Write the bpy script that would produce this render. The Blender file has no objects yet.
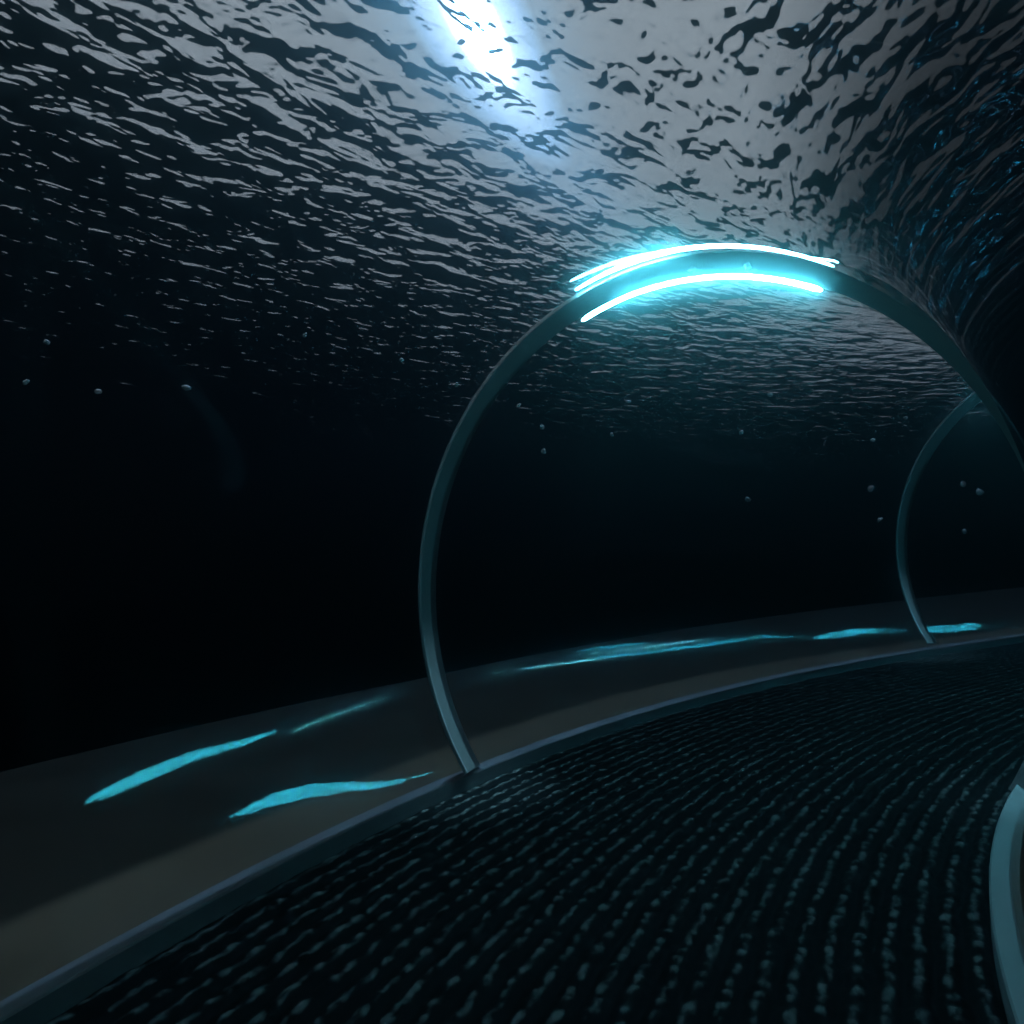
import bpy, math, random
import numpy as np
from mathutils import Vector, Matrix

random.seed(7)
S = bpy.context.scene
COL = S.collection

# ------------------------------------------------------------------ layout of the place (metres)
CX, CY = 11.149, -1.316          # centre of the curve the tunnel follows
RP = 11.914                      # radius of the walkway's centre line
W1, KW, HK = 1.598, 0.115, 0.082 # half width of the walkway, kerb width, kerb height
HR, HC = 2.395, 1.447            # hoop radius, height of its centre
ASP = 0.910
DX = -0.003
YAW, TILT = -0.4645, 0.090       # hoops stand skewed to the walkway and lean a little
BAND = 0.367                     # width of the hoop's band along the tunnel
T1, T2 = 2.5117, 1.9169
G1, G2 = 0.0457, 0.0036          # walkway climbs gently
T_BACK, T_AHEAD = 3.75, 1.15


def rise(th):
    s = -(np.asarray(th, float) - 2.5) * RP
    c = np.clip(s, -14, 16)
    z = G1 * c + G2 * c * c
    return z + (s - c) * (G1 + 2 * G2 * c)


# ------------------------------------------------------------------ camera
TC = math.atan2(-CY, -CX) % (2 * math.pi)
FPX, PITCH, ROLL = 803.94, 0.0802, 0.0058
cam_data = bpy.data.cameras.new('camera')
cam = bpy.data.objects.new('camera', cam_data)
COL.objects.link(cam)
S.camera = cam
cam_data.sensor_width = 36
cam_data.lens = FPX / 1024 * 36
cam_data.clip_start = 0.02
cam_data.clip_end = 500
F = Vector((0, math.cos(PITCH), math.sin(PITCH)))
U = Vector((0, -math.sin(PITCH), math.cos(PITCH)))
Rt = Vector((1, 0, 0))
R2 = Rt * math.cos(ROLL) + U * math.sin(ROLL)
U2 = -Rt * math.sin(ROLL) + U * math.cos(ROLL)
CAM = Vector((0, 0, 1.6 + float(rise(TC))))
cam.matrix_world = Matrix(((R2.x, U2.x, -F.x, CAM.x), (R2.y, U2.y, -F.y, CAM.y), (R2.z, U2.z, -F.z, CAM.z), (0, 0, 0, 1)))

# ------------------------------------------------------------------ exposure
vs = S.view_settings
vs.view_transform = 'Standard'
vs.look = 'None'
vs.exposure = 0.0
vs.gamma = 1.0
vs.use_curve_mapping = False
cy = S.cycles
cy.use_denoising = True
cy.max_bounces = 10
cy.diffuse_bounces = 2
cy.glossy_bounces = 4
cy.transmission_bounces = 6
cy.transparent_max_bounces = 12
cy.volume_bounces = 1
cy.sample_clamp_indirect = 2.0
cy.blur_glossy = 0.3

# ------------------------------------------------------------------ sky with the moon, moonlight
SUN_DIR = Vector((-0.064, 0.614, 0.787)).normalized()
SKY = (0.60, 0.62, 0.63)
world = bpy.data.worlds.new('night_sky')
S.world = world
world.use_nodes = True
nt = world.node_tree
nt.nodes.clear()
wo = nt.nodes.new('ShaderNodeOutputWorld')
bg = nt.nodes.new('ShaderNodeBackground')
tc = nt.nodes.new('ShaderNodeTexCoord')
dot = nt.nodes.new('ShaderNodeVectorMath')
dot.operation = 'DOT_PRODUCT'
nrm = nt.nodes.new('ShaderNodeVectorMath')
nrm.operation = 'NORMALIZE'
nt.links.new(tc.outputs['Generated'], nrm.inputs[0])
nt.links.new(nrm.outputs[0], dot.inputs[0])
dot.inputs[1].default_value = SUN_DIR
ang = nt.nodes.new('ShaderNodeMath')
ang.operation = 'ARCCOSINE'
ang.use_clamp = False
nt.links.new(dot.outputs['Value'], ang.inputs[0])
# the moon and the aureole round it in thin cloud
moon = nt.nodes.new('ShaderNodeValToRGB')
mr = nt.nodes.new('ShaderNodeMapRange')
mr.inputs['From Min'].default_value = 0
mr.inputs['From Max'].default_value = math.radians(6)
nt.links.new(ang.outputs[0], mr.inputs['Value'])
nt.links.new(mr.outputs[0], moon.inputs['Fac'])
els = moon.color_ramp.elements
els[0].position, els[0].color = 0.0, (1, 1, 1, 1)
els[1].position, els[1].color = 0.98, (0, 0, 0, 1)
for p_, c_ in ((0.10, (1, 1, 1, 1)), (0.16, (0.04, 0.043, 0.046, 1)), (0.28, (0.006, 0.0069, 0.0077, 1)), (0.45, (0.0016, 0.0021, 0.0028, 1)), (0.78, (0.0003, 0.0006, 0.0010, 1))):
    k_ = els.new(p_)
    k_.color = c_
sep = nt.nodes.new('ShaderNodeSeparateXYZ')
nt.links.new(nrm.outputs[0], sep.inputs[0])
up = nt.nodes.new('ShaderNodeMapRange')
up.inputs['From Min'].default_value = -0.02
up.inputs['From Max'].default_value = 0.02
nt.links.new(sep.outputs['Z'], up.inputs['Value'])
cl = nt.nodes.new('ShaderNodeMapRange')
cl.interpolation_type = 'SMOOTHSTEP'
cl.inputs['From Min'].default_value = 0.36
cl.inputs['From Max'].default_value = 0.66
cl.inputs['To Min'].default_value = 1.0
cl.inputs['To Max'].default_value = 0.10
nt.links.new(sep.outputs['X'], cl.inputs['Value'])
upc = nt.nodes.new('ShaderNodeMath')
upc.operation = 'MULTIPLY'
nt.links.new(up.outputs[0], upc.inputs[0])
nt.links.new(cl.outputs[0], upc.inputs[1])
skm = nt.nodes.new('ShaderNodeMix')
skm.data_type = 'RGBA'
skm.inputs['A'].default_value = (0, 0.0006, 0.0016, 1)
skm.inputs['B'].default_value = (*SKY, 1)
nt.links.new(upc.outputs[0], skm.inputs['Factor'])
mx = nt.nodes.new('ShaderNodeMix')
mx.data_type = 'RGBA'
mx.blend_type = 'ADD'
mx.clamp_result = False
scl = nt.nodes.new('ShaderNodeVectorMath')
scl.operation = 'SCALE'
scl.inputs['Scale'].default_value = 700
nt.links.new(moon.outputs[0], scl.inputs[0])
mx.inputs['Factor'].default_value = 1.0
nt.links.new(skm.outputs['Result'], mx.inputs['A'])
nt.links.new(scl.outputs[0], mx.inputs['B'])
nt.links.new(mx.outputs['Result'], bg.inputs['Color'])
nt.links.new(bg.outputs[0], wo.inputs['Surface'])

sd = bpy.data.lights.new('moonlight', 'SUN')
sd.energy = 3.2
sd.angle = math.radians(2.5)
sd.color = (0.36, 0.70, 1.0)
so = bpy.data.objects.new('moonlight', sd)
COL.objects.link(so)
so.rotation_euler = (-SUN_DIR).to_track_quat('-Z', 'Y').to_euler()


# ------------------------------------------------------------------ materials
def mat(name):
    m = bpy.data.materials.new(name)
    m.use_nodes = True
    n = m.node_tree
    n.nodes.clear()
    out = n.nodes.new('ShaderNodeOutputMaterial')
    return m, n, out


def node(n, typ, **kw):
    x = n.nodes.new(typ)
    for k, v in kw.items():
        if hasattr(x, k):
            setattr(x, k, v)
        else:
            x.inputs[k.replace('_', ' ')].default_value = v
    return x


def principled(name, col, rough, metal=0.0, spec=0.5, noise=None, bump=None, ncol=None):
    m, n, out = mat(name)
    b = n.nodes.new('ShaderNodeBsdfPrincipled')
    b.inputs['Base Color'].default_value = (*col, 1)
    b.inputs['Roughness'].default_value = rough
    b.inputs['Metallic'].default_value = metal
    b.inputs['Specular IOR Level'].default_value = spec
    n.links.new(b.outputs[0], out.inputs[0])
    t = n.nodes.new('ShaderNodeTexCoord')
    if ncol:
        nz = node(n, 'ShaderNodeTexNoise', Scale=noise, Detail=4.0)
        n.links.new(t.outputs['Object'], nz.inputs['Vector'])
        r = n.nodes.new('ShaderNodeMix')
        r.data_type = 'RGBA'
        r.inputs['A'].default_value = (*col, 1)
        r.inputs['B'].default_value = (*ncol, 1)
        n.links.new(nz.outputs['Fac'], r.inputs['Factor'])
        n.links.new(r.outputs['Result'], b.inputs['Base Color'])
    if bump:
        nz2 = node(n, 'ShaderNodeTexNoise', Scale=bump[0], Detail=3.0)
        n.links.new(t.outputs['Object'], nz2.inputs['Vector'])
        bp = n.nodes.new('ShaderNodeBump')
        bp.inputs['Strength'].default_value = bump[1]
        bp.inputs['Distance'].default_value = bump[2]
        n.links.new(nz2.outputs['Fac'], bp.inputs['Height'])
        n.links.new(bp.outputs[0], b.inputs['Normal'])
    return m


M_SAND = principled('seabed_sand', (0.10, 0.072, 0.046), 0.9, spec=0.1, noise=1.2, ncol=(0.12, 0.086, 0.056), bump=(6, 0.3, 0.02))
# sand colour is paler beside the walkway, darker beyond a set radius
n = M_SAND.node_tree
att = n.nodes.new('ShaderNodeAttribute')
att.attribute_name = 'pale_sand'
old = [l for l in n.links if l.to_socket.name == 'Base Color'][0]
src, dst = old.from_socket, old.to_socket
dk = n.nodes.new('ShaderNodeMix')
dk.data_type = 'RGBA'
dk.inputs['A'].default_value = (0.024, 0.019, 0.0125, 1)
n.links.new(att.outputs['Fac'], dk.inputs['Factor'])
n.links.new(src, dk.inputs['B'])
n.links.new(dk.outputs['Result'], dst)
M_KERB = principled('kerb_concrete', (0.10, 0.105, 0.11), 0.5, noise=9, ncol=(0.13, 0.135, 0.14), bump=(60, 0.2, 0.002))
M_HOOP = principled('brushed_steel', (0.42, 0.43, 0.44), 0.33, metal=0.95, noise=14, ncol=(0.42, 0.43, 0.44))
M_CAP = principled('grey_plastic_cap', (0.35, 0.38, 0.4), 0.4)

# ribbed walkway carpet: dark pile, paler tufts, rib light and shade painted in
m, n, out = mat('ribbed_carpet')
b = n.nodes.new('ShaderNodeBsdfPrincipled')
b.inputs['Roughness'].default_value = 0.75
b.inputs['Specular IOR Level'].default_value = 0.02
t = n.nodes.new('ShaderNodeUVMap')
mp = n.nodes.new('ShaderNodeMapping')
mp.inputs['Scale'].default_value = (13, 24, 1)
n.links.new(t.outputs[0], mp.inputs['Vector'])
nz = node(n, 'ShaderNodeTexNoise', Scale=1.0, Detail=3.0)
n.links.new(mp.outputs[0], nz.inputs['Vector'])
att = n.nodes.new('ShaderNodeAttribute')
att.attribute_name = 'tuft_light'
mm = n.nodes.new('ShaderNodeMath')
mm.operation = 'MULTIPLY'
n.links.new(nz.outputs['Fac'], mm.inputs[0])
n.links.new(att.outputs['Fac'], mm.inputs[1])
cr = n.nodes.new('ShaderNodeValToRGB')
cr.color_ramp.elements[0].position = 0.36
cr.color_ramp.elements[0].color = (0.0012, 0.0015, 0.002, 1)
cr.color_ramp.elements[1].position = 0.55
cr.color_ramp.elements[1].color = (0.050, 0.052, 0.052, 1)
n.links.new(mm.outputs[0], cr.inputs['Fac'])
n.links.new(cr.outputs[0], b.inputs['Base Color'])
bp = n.nodes.new('ShaderNodeBump')
bp.inputs['Strength'].default_value = 0.7
bp.inputs['Distance'].default_value = 0.01
n.links.new(nz.outputs['Fac'], bp.inputs['Height'])
n.links.new(bp.outputs[0], b.inputs['Normal'])
n.links.new(b.outputs[0], out.inputs[0])
M_CARPET = m

# neon tubes
def neon(name, power, col=(0.19, 0.86, 0.95, 1)):
    m, n, out = mat(name)
    e = n.nodes.new('ShaderNodeEmission')
    e.inputs['Color'].default_value = col
    e.inputs['Strength'].default_value = power
    n.links.new(e.outputs[0], out.inputs[0])
    return m


M_NEON = neon('cyan_neon', 230)
M_ADDED_STRIP = neon('added_cyan_strip', 46, (0.06, 0.82, 0.95, 1))  # glow of the added out-of-view strips that make the streaks in the glass

# tunnel glass, air inside and water outside: it bends and mirrors light as a water-backed pane does
m, n, out = mat('curved_tunnel_glass')
g = n.nodes.new('ShaderNodeBsdfGlass')
g.inputs['IOR'].default_value = 1.33
g.inputs['Roughness'].default_value = 0.015
g.inputs['Color'].default_value = (0.96, 0.985, 0.99, 1)
n.links.new(g.outputs[0], out.inputs[0])
M_GLASS = m

# sea surface seen from below: clear inside the window of the wave facets, mirror outside
WAVE_SCALE, WAVE_STEEP = 1.85, 0.22
m, n, out = mat('rippled_sea_surface')
t = n.nodes.new('ShaderNodeTexCoord')
mp = n.nodes.new('ShaderNodeMapping')
mp.inputs['Rotation'].default_value = (0, 0, math.radians(20))
mp.inputs['Location'].default_value = (2.37, 5.8, 2.6)
mp.inputs['Scale'].default_value = (1.0, 1.25, 1.0)
n.links.new(t.outputs['Object'], mp.inputs['Vector'])
nz = node(n, 'ShaderNodeTexNoise', Scale=WAVE_SCALE, Detail=2.0, Roughness=0.5, Distortion=0.3)
n.links.new(mp.outputs[0], nz.inputs['Vector'])
bp = n.nodes.new('ShaderNodeBump')
bp.inputs['Strength'].default_value = 1.0
bp.inputs['Distance'].default_value = WAVE_STEEP
n.links.new(nz.outputs['Fac'], bp.inputs['Height'])
fr = n.nodes.new('ShaderNodeFresnel')
fr.inputs['IOR'].default_value = 1.33
n.links.new(bp.outputs[0], fr.inputs['Normal'])
tr = n.nodes.new('ShaderNodeBsdfTransparent')
gl = n.nodes.new('ShaderNodeBsdfGlossy')
gl.inputs['Roughness'].default_value = 0.05
gl.inputs['Color'].default_value = (0.3, 0.42, 0.55, 1)
n.links.new(bp.outputs[0], gl.inputs['Normal'])
ms = n.nodes.new('ShaderNodeMixShader')
n.links.new(fr.outputs[0], ms.inputs['Fac'])
n.links.new(tr.outputs[0], ms.inputs[1])
n.links.new(gl.outputs[0], ms.inputs[2])
n.links.new(ms.outputs[0], out.inputs[0])
M_SEA = m

# the water itself: thin haze that scatters forwards and drinks up distant light
m, n, out = mat('hazy_sea_water')
vsn = n.nodes.new('ShaderNodeVolumeScatter')
vsn.inputs['Color'].default_value = (0.55, 0.9, 1.0, 1)
vsn.inputs['Density'].default_value = 0.018
vsn.inputs['Anisotropy'].default_value = 0.986
va = n.nodes.new('ShaderNodeVolumeAbsorption')
va.inputs['Color'].default_value = (0.15, 0.3, 0.42, 1)
va.inputs['Density'].default_value = 0.11
ad = n.nodes.new('ShaderNodeAddShader')
n.links.new(vsn.outputs[0], ad.inputs[0])
n.links.new(va.outputs[0], ad.inputs[1])
n.links.new(ad.outputs[0], out.inputs['Volume'])
M_WATER = m

# bubbles
M_BUBBLE = principled('silvery_bubble', (0.75, 0.8, 0.85), 0.25, spec=0.8)


# ------------------------------------------------------------------ helpers
def mesh_obj(name, verts, faces, material, parent=None, smooth=True, uv=None):
    me = bpy.data.meshes.new(name)
    me.from_pydata([tuple(v) for v in verts], [], faces)
    me.materials.append(material)
    if smooth:
        me.polygons.foreach_set('use_smooth', [True] * len(me.polygons))
    if uv is not None:
        l = me.uv_layers.new(name='UVMap')
        idx = np.zeros(len(me.loops), dtype=np.int32)
        me.loops.foreach_get('vertex_index', idx)
        l.data.foreach_set('uv', np.asarray(uv, dtype=np.float32)[idx].ravel())
    me.update()
    o = bpy.data.objects.new(name, me)
    COL.objects.link(o)
    if parent:
        o.parent = parent
    return o


def grid_faces(nu, nv, closed_v=False):
    fs = []
    for i in range(nu - 1):
        for j in range(nv if closed_v else nv - 1):
            k = (j + 1) % nv
            fs.append((i * nv + j, i * nv + k, (i + 1) * nv + k, (i + 1) * nv + j))
    return fs


def at(r, th, z):
    return np.stack([CX + r * np.cos(th), CY + r * np.sin(th), z + rise(th)], -1)


def hoop_frame(t):
    rad = np.array([math.cos(t), math.sin(t), 0.0])
    tan = np.array([math.sin(t), -math.cos(t), 0.0])
    r2 = rad * math.cos(YAW) + tan * math.sin(YAW)
    t2 = -rad * math.sin(YAW) + tan * math.cos(YAW)
    z = np.array([0, 0, 1.0])
    upv = z * math.cos(TILT) + t2 * math.sin(TILT)
    nv = t2 * math.cos(TILT) - z * math.sin(TILT)
    c = np.array([CX, CY, 0]) + rad * (RP + DX) + np.array([0, 0, HC + float(rise(t))])
    return c, r2 * ASP, upv, nv


A_FOOT = -math.asin((HC - HK) / HR)


def sweep_section(name, rads, ths, material, sec):
    """a profile (r, z) carried round the walkway's curve, closed, capped"""
    vs_ = []
    for th in ths:
        for r, z in sec:
            vs_.append(at(np.array(r), np.array(th), z))
    k = len(sec)
    fs = grid_faces(len(ths), k, True)
    fs.append(tuple(range(k)))
    fs.append(tuple(range((len(ths) - 1) * k, len(ths) * k))[::-1])
    return mesh_obj(name, vs_, fs, material, smooth=False)


# ------------------------------------------------------------------ seabed, water, sea surface
def seabed_z(r, th):
    out_ = np.abs(r - RP) - (W1 + KW)
    # flat shelf beside the walkway, then the bed falls away
    ledge = np.clip(out_ - 3.7 - 0.9 * np.clip(2.45 - th, 0, 1) * 2.5, 0, 60)
    return -0.10 - 0.01 * np.clip(out_, 0, 4) - 0.75 * ledge ** 2 / (ledge + 1.2) + 0.02 * np.sin(1.3 * r + 2.1 * np.sin(3 * th)) * np.clip(out_ / 3, 0, 1)


rs = np.concatenate([np.linspace(0.6, 9.6, 30), np.linspace(9.9, 14.3, 24), np.linspace(14.36, 14.9, 14), np.linspace(15.1, 40, 110)])
ths = np.linspace(0.2, 4.9, 260)
RR, TT = np.meshgrid(rs, ths, indexing='ij')
V = np.stack([CX + RR * np.cos(TT), CY + RR * np.sin(TT), seabed_z(RR, TT) + rise(TT)], -1).reshape(-1, 3)
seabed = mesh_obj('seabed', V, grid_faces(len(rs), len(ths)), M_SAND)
seabed['kind'] = 'structure'
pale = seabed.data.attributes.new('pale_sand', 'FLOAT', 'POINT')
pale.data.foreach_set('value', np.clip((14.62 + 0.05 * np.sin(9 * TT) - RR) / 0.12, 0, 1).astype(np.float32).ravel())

SURF_Z = 8.0
xs = np.linspace(-400, 400, 17)
V = [(x, y, SURF_Z) for x in xs for y in xs]
sea = mesh_obj('sea_surface', V, grid_faces(17, 17), M_SEA)
sea.data.flip_normals()
sea['kind'] = 'structure'

bx = [(-399, -399), (399, -399), (399, 399), (-399, 399)]
V = [(x, y, -30) for x, y in bx] + [(x, y, SURF_Z - 0.02) for x, y in bx]
water = mesh_obj('sea_water', V, [(0, 3, 2, 1), (4, 5, 6, 7), (0, 1, 5, 4), (1, 2, 6, 5), (2, 3, 7, 6), (3, 0, 4, 7)], M_WATER, smooth=False)
water['kind'] = 'stuff'

# ------------------------------------------------------------------ tunnel glass
ts = np.linspace(T_BACK, T_AHEAD, 300)
aa = np.linspace(A_FOOT - 0.03, math.pi - A_FOOT + 0.03, 160)
V = []
RG = HR + 0.036
for t in ts:
    c, a, u_, nv = hoop_frame(t)
    V.append(c + RG * (np.cos(aa)[:, None] * a + np.sin(aa)[:, None] * u_))
V = np.concatenate(V)
glass = mesh_obj('glass_tunnel_wall', V, grid_faces(len(ts), len(aa)), M_GLASS)
glass['kind'] = 'structure'
me = glass.data
# face normals look inwards (air side)
p = me.polygons[len(me.polygons) // 2]
cc, _, _, _ = hoop_frame(ts[150])
if p.normal.dot(Vector(cc) - p.center) < 0:
    me.flip_normals()

# ------------------------------------------------------------------ walkway
NR = 29                                   # ribs across
nu, nv_ = NR * 9 + 1, 900
wn = W1 - 0.004
uu = np.linspace(-wn, wn, nu)
tv = 2.2 + 1.55 * np.concatenate([-(np.linspace(1, 0, 200) ** 1.2) * 0.7, np.linspace(0, 1, 701)[1:]])
tv = np.linspace(1.2, 3.3, nv_)
rng = np.random.default_rng(3)
UU, TV = np.meshgrid(uu, tv, indexing='ij')
sl = TV * RP
wob = 0.006 * np.sin(sl * 9.1 + 3 * np.sin(UU * 7)) + 0.004 * np.sin(sl * 21.7 + UU * 31)
ph = (UU + wn + wob) / (2 * wn) * NR
rib = np.abs(np.sin(np.pi * ph)) ** 0.9
row = np.floor(ph).astype(int) % 64
rph = rng.random(64) * 60
lump = 0.5 + 0.5 * np.sin(sl * 55 + rph[row] + 1.7 * np.sin(sl * 17 + rph[row] * 2))
hgt = -0.022 + 0.024 * rib * (0.65 + 0.35 * lump) * 1.3
V = at(RP + UU, TV, hgt).reshape(-1, 3)
uvw = np.stack([sl, UU], -1).reshape(-1, 2)
floor = mesh_obj('floor', V, grid_faces(nu, nv_), M_CARPET, uv=uvw)
floor['kind'] = 'structure'
tuft_light = floor.data.attributes.new('tuft_light', 'FLOAT', 'POINT')
tuft_light.data.foreach_set('value', np.clip(rib * 1.5 - 0.5, 0, 1).astype(np.float32).ravel() * (0.75 + 0.25 * lump.astype(np.float32).ravel()))

tk = np.linspace(T_BACK, T_AHEAD, 420)
bv = 0.008


def kerb(name, r0, r1):
    sec = [(r0, -0.3), (r1, -0.3), (r1, HK - bv), (r1 - bv, HK), (r0 + bv, HK), (r0, HK - bv)]
    k = sweep_section(name, None, tk, M_KERB, sec)
    k['kind'] = 'structure'
    return k


kerb('trim_left', RP + W1, RP + W1 + KW)
kerb('trim_right', RP - W1 - KW, RP - W1)


# ------------------------------------------------------------------ light hoops
A0, A1 = math.radians(61), math.radians(111)
TUBE_R, TUBE_OFF = 0.032, 0.085


def make_hoop(t, label, A0=A0, A1=A1):
    c, ax, upv, nv = hoop_frame(t)
    root = bpy.data.objects.new('lighting_hoop', None)
    COL.objects.link(root)
    base = c.copy()
    base[2] = float(rise(t)) + HK
    root.location = base
    root['label'] = label
    root['category'] = 'arch light'
    root['group'] = 'steel hoops around the glass tunnel'
    org = base
    # band
    th_ = 0.032
    a = np.linspace(A_FOOT + 0.002, math.pi - A_FOOT - 0.002, 181)
    h = BAND / 2
    b_ = 0.006
    prof = [(0, -h + b_), (0, h - b_), (b_, h), (th_ - b_, h), (th_, h - b_), (th_, -h + b_), (th_ - b_, -h), (b_, -h)]
    V = []
    for q in a:
        for dr, s in prof:
            V.append(c + (HR + dr) * (math.cos(q) * ax + math.sin(q) * upv) + nv * s - org)
    k = len(prof)
    fs = grid_faces(len(a), k, True)
    fs.append(tuple(range(k)))
    fs.append(tuple(range((len(a) - 1) * k, len(a) * k))[::-1])
    band = mesh_obj('hoop_band', V, fs, M_HOOP, root, smooth=True)
    # sharp between the faces
    band.data.set_sharp_from_angle(angle=math.radians(30))
    # tubes
    for s in (-(h + TUBE_OFF), h + TUBE_OFF):
        q = np.linspace(A0, A1, 90)
        V = []
        ns = 14
        for i, qq in enumerate(q):
            d = math.cos(qq) * ax + math.sin(qq) * upv
            cen = c + (HR + 0.023) * d + nv * s - org
            dn = d / np.linalg.norm(d)
            # rounded ends
            e_ = min(i, len(q) - 1 - i)
            rr = TUBE_R * (0.35, 0.8, 1.0)[min(e_, 2)]
            if s < 0:            # the nearer tube thins out towards its low end
                rr *= min(1.0, 0.4 + 0.6 * i / 30)
            for j in range(ns):
                w = 2 * math.pi * j / ns
                V.append(cen + rr * (math.cos(w) * dn * 0.36 + math.sin(w) * nv * 1.2))
        fs = grid_faces(len(q), ns, True)
        fs.append(tuple(range(ns)))
        fs.append(tuple(range((len(q) - 1) * ns, len(q) * ns))[::-1])
        tube = mesh_obj('neon_tube', V, fs, M_NEON, root)
        tube['label'] = 'glowing cyan neon tube'
        # brackets that hold the tube off the band's edge
        for qq in (A0 + 0.12, (A0 + A1) / 2, A1 - 0.12):
            d = math.cos(qq) * ax + math.sin(qq) * upv
            dn = d / np.linalg.norm(d)
            tg = np.cross(dn, nv)
            sg = 1 if s > 0 else -1
            V = []
            for z0 in (sg * h * 0.98, s):
                for p_, r_ in ((-1, 0.012), (1, 0.012), (1, 0.045), (-1, 0.045)):
                    V.append(c + (HR + 0.01) * d + dn * r_ + tg * p_ * 0.012 + nv * z0 - org)
            mesh_obj('bracket', V, [(0, 1, 2, 3), (7, 6, 5, 4), (0, 4, 5, 1), (1, 5, 6, 2), (2, 6, 7, 3), (3, 7, 4, 0)], M_HOOP, root, smooth=False)
    # added small spots on the hoop's crown, to brighten its two feet
    for sg in (1, -1):
        q0 = math.pi / 2 - sg * 0.10
        q1 = A_FOOT + 0.06 if sg > 0 else math.pi - A_FOOT - 0.06
        p0 = c + (HR - 0.05) * (math.cos(q0) * ax + math.sin(q0) * upv) - org
        p1 = c + (HR - 0.02) * (math.cos(q1) * ax + math.sin(q1) * upv) - org
        dr_ = Vector(p1 - p0).normalized()
        rot = dr_.to_track_quat('-Z', 'Y')
        V = []
        prof = [(0.012, 0.05), (0.026, 0.045), (0.028, 0.0), (0.022, -0.004), (0.020, 0.01)]
        for rr, zz_ in prof:
            for j in range(16):
                w = 2 * math.pi * j / 16
                V.append(Vector(p0) + rot @ Vector((rr * math.cos(w), rr * math.sin(w), zz_)))
        fs = grid_faces(len(prof), 16, True)
        fs.append(tuple(range(16)))
        fs.append(tuple(range((len(prof) - 1) * 16, len(prof) * 16))[::-1])
        mesh_obj('added_spot_head', V, fs, M_CAP, root)
        ld = bpy.data.lights.new('added_foot_spot', 'SPOT')
        ld.energy = ADDED_SPOT_W if sg > 0 else ADDED_SPOT_W * 0.25
        ld.color = (0.42, 0.88, 1.0)
        ld.spot_size = math.radians(25)
        ld.spot_blend = 1.0
        ld.shadow_soft_size = 0.02
        lo_ = bpy.data.objects.new('added_foot_spot', ld)
        COL.objects.link(lo_)
        lo_.parent = root
        lo_.location = Vector(p0) + dr_ * 0.02
        lo_.rotation_euler = rot.to_euler()
    return root


ADDED_SPOT_W = 3000  # power of the added spots that light the hoop feet
STEP = T1 - T2
make_hoop(T1, 'tall steel hoop with two glowing cyan tubes, nearest one in full view')
make_hoop(T2, 'farther dim steel hoop at the right, its left leg on the far kerb', A0, math.radians(103))
make_hoop(T1 + STEP, 'steel hoop behind the viewer at the tunnel\'s near end')
make_hoop(1.30, 'farthest steel hoop round the bend of the tunnel', math.radians(49), math.radians(84))


# ------------------------------------------------------------------ added light strips on the tunnel's inner wall, there for their mirrored streaks
def added_strip(label, pts, r, taper=True):
    pts = np.array(pts, float)
    q = np.linspace(0, len(pts) - 1, 60)
    tt = np.interp(q, np.arange(len(pts)), pts[:, 0])
    a_ = np.radians(np.interp(q, np.arange(len(pts)), pts[:, 1]))
    path = []
    for t, a in zip(tt, a_):
        c, ax, upv, nv = hoop_frame(t)
        path.append((c, math.cos(a) * ax + math.sin(a) * upv))
    cen = np.array([c + (HR - 0.05) * d for c, d in path])
    back = np.array([c + (HR + 0.005) * d for c, d in path])
    root = bpy.data.objects.new('added_wall_light', None)
    COL.objects.link(root)
    root.location = cen[30]
    root['label'] = label
    root['category'] = 'light strip'
    root['group'] = 'added light strips along the inner wall of the tunnel'
    for nm, line, rad_, m_ in (('added_glow_tube', cen, r, M_ADDED_STRIP), ('added_strip_rail', back, 0.02, M_HOOP)):
        V = []
        ns = 12
        for i in range(len(line)):
            tg = line[min(i + 1, 59)] - line[max(i - 1, 0)]
            tg /= np.linalg.norm(tg)
            d = path[i][1] / np.linalg.norm(path[i][1])
            e2 = np.cross(tg, d)
            e_ = min(i, 59 - i)
            rr = rad_ * max(0.06, math.sin(math.pi * i / 59) ** 0.8 if taper else (0.4, 0.85, 1.0)[min(e_, 2)])
            for j in range(ns):
                w = 2 * math.pi * j / ns
                V.append(line[i] + rr * (math.cos(w) * d + math.sin(w) * e2) - cen[30])
        fs = grid_faces(60, ns, True)
        fs.append(tuple(range(ns)))
        fs.append(tuple(range(59 * ns, 60 * ns))[::-1])
        mesh_obj(nm, V, fs, m_, root)


added_strip('low added cyan light strip on the inner glass wall, seen only mirrored at the far left', [(2.49, 163.6), (2.457, 163), (2.405, 162), (2.318, 160), (2.17, 155), (2.0, 149)], 0.028)
added_strip('slanting added cyan light strip high on the inner glass wall, seen only mirrored beside the kerb', [(2.30, 150), (2.2, 145), (2.1, 138), (2.0, 128), (1.86, 107)], 0.062)
added_strip('thick added cyan light strip on the tunnel roof far round the bend', [(1.32, 62), (1.34, 73), (1.35, 82), (1.373, 95), (1.47, 104)], 0.05)
added_strip('short added cyan light strip on the outer glass wall far round the bend', [(1.272, 53), (1.262, 57), (1.25, 62)], 0.05)


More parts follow.
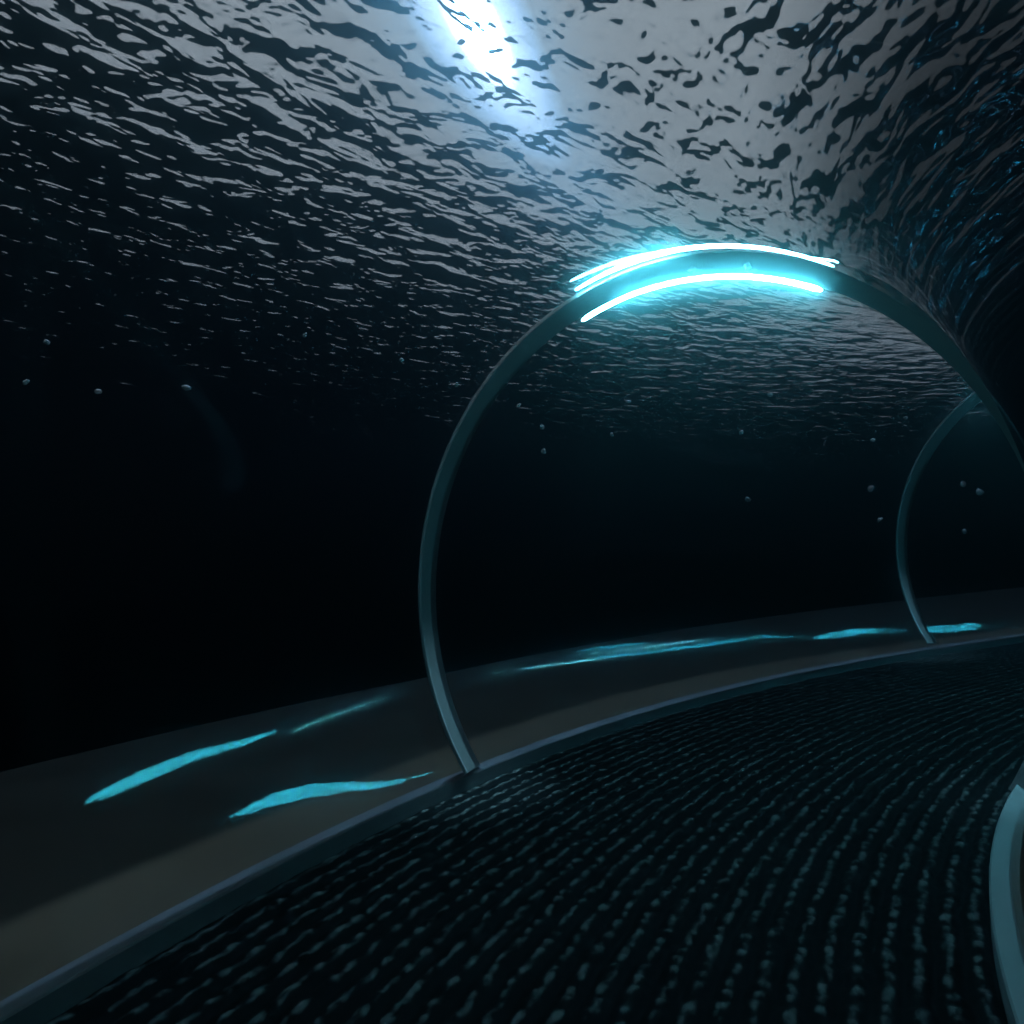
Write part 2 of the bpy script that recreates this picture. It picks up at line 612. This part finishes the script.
# ------------------------------------------------------------------ bubbles drifting in the water outside
BUBBLES = [
    (-1.890, 5.737, 3.412, 0.0185, 'tiny pale bubble left of the hoop, just under the lit ripples'),
    (-3.187, 4.511, 2.661, 0.0168, 'tiny pale bubble at the far left edge, level with the hoop shoulder'),
    (-2.622, 4.446, 2.565, 0.0177, 'tiny pale bubble second from the left edge, slightly crescent shaped'),
    (-3.187, 6.137, 3.122, 0.0281, 'tiny pale bubble bluish, alone in the dark left of the hoop'),
    (-3.510, 5.001, 3.117, 0.0195, 'tiny pale bubble faintest, highest at the far left edge'),
    (-1.085, 7.722, 3.622, 0.0257, 'tiny pale bubble just outside the hoop left shoulder'),
    (-0.327, 7.918, 3.369, 0.0238, 'tiny pale bubble faint, nearest inside the hoop left shoulder'),
    (-0.114, 8.404, 3.221, 0.0356, 'tiny pale bubble brighter upper one of two stacked inside the hoop'),
    (-0.352, 9.636, 3.230, 0.0390, 'tiny pale bubble faint lower one of two stacked inside the hoop'),
    (0.564, 10.268, 3.624, 0.0321, 'tiny pale bubble below the left end of the glowing tubes'),
    (2.657, 10.902, 3.712, 0.0423, 'tiny pale bubble bright slanted one under the middle of the tubes'),
    (3.065, 11.317, 4.658, 0.0492, 'tiny pale bubble at the lower fringe of the ripples seen inside the hoop'),
    (0.776, 10.215, 4.198, 0.0307, 'tiny pale bubble in the teal glow below the left tube end'),
    (2.903, 12.080, 2.755, 0.0470, 'tiny pale bubble dim bluish, lowest in the middle of the hoop'),
    (5.587, 12.134, 4.224, 0.0412, 'tiny pale bubble left of the farther hoop, just under the ripples'),
    (5.086, 12.189, 3.805, 0.0387, 'tiny pale bubble small sharp one left of the farther hoop shoulder'),
    (5.208, 12.616, 2.960, 0.0555, 'tiny pale bubble dim, upper of two left of the farther hoop'),
    (5.428, 12.813, 2.408, 0.0446, 'tiny pale bubble dim, lower of two beside the farther hoop leg'),
    (7.043, 13.281, 3.118, 0.0545, 'tiny pale bubble crescent, left of a pair inside the farther hoop'),
    (7.402, 13.423, 2.979, 0.0618, 'tiny pale bubble drop-like, right of a pair inside the farther hoop'),
    (7.113, 13.418, 2.230, 0.0511, 'tiny pale bubble slanted, lowest one inside the farther hoop'),
    (-1.558, 7.149, 3.727, 0.0261, 'tiny pale bubble faint, between ripples and the hoop left shoulder'),
]
for i, (x, y, z, r, lab) in enumerate(BUBBLES):
    V, ns, nl = [], 14, 9
    el = 1.0 + 0.5 * rng.random()
    tw = rng.random() * 6.28
    for a_ in np.linspace(-math.pi / 2, math.pi / 2, nl):
        for w in np.linspace(0, 2 * math.pi, ns, endpoint=False):
            # lopsided, a little flattened below like a wobbling bubble
            k = r * (1 + 0.12 * math.sin(2 * w + tw) + 0.1 * math.cos(3 * a_ + tw))
            X, Y, Z = k * math.cos(a_) * math.cos(w), k * math.cos(a_) * math.sin(w), k * math.sin(a_) * (0.75 if a_ < 0 else 1.0)
            V.append((X * el * math.cos(tw) - Z * math.sin(tw), Y, X * math.sin(tw) + Z * math.cos(tw)))
    b_o = mesh_obj('air_bubble', V, grid_faces(nl, ns, True), M_BUBBLE)
    b_o.location = (x, y, z)
    b_o['label'] = lab
    b_o['category'] = 'bubble'
    b_o['group'] = 'bubbles drifting in the dark water'
added_strip('stubby added cyan light strip on the tunnel roof round the bend', [(1.50, 104), (1.488, 107), (1.475, 110)], 0.045)
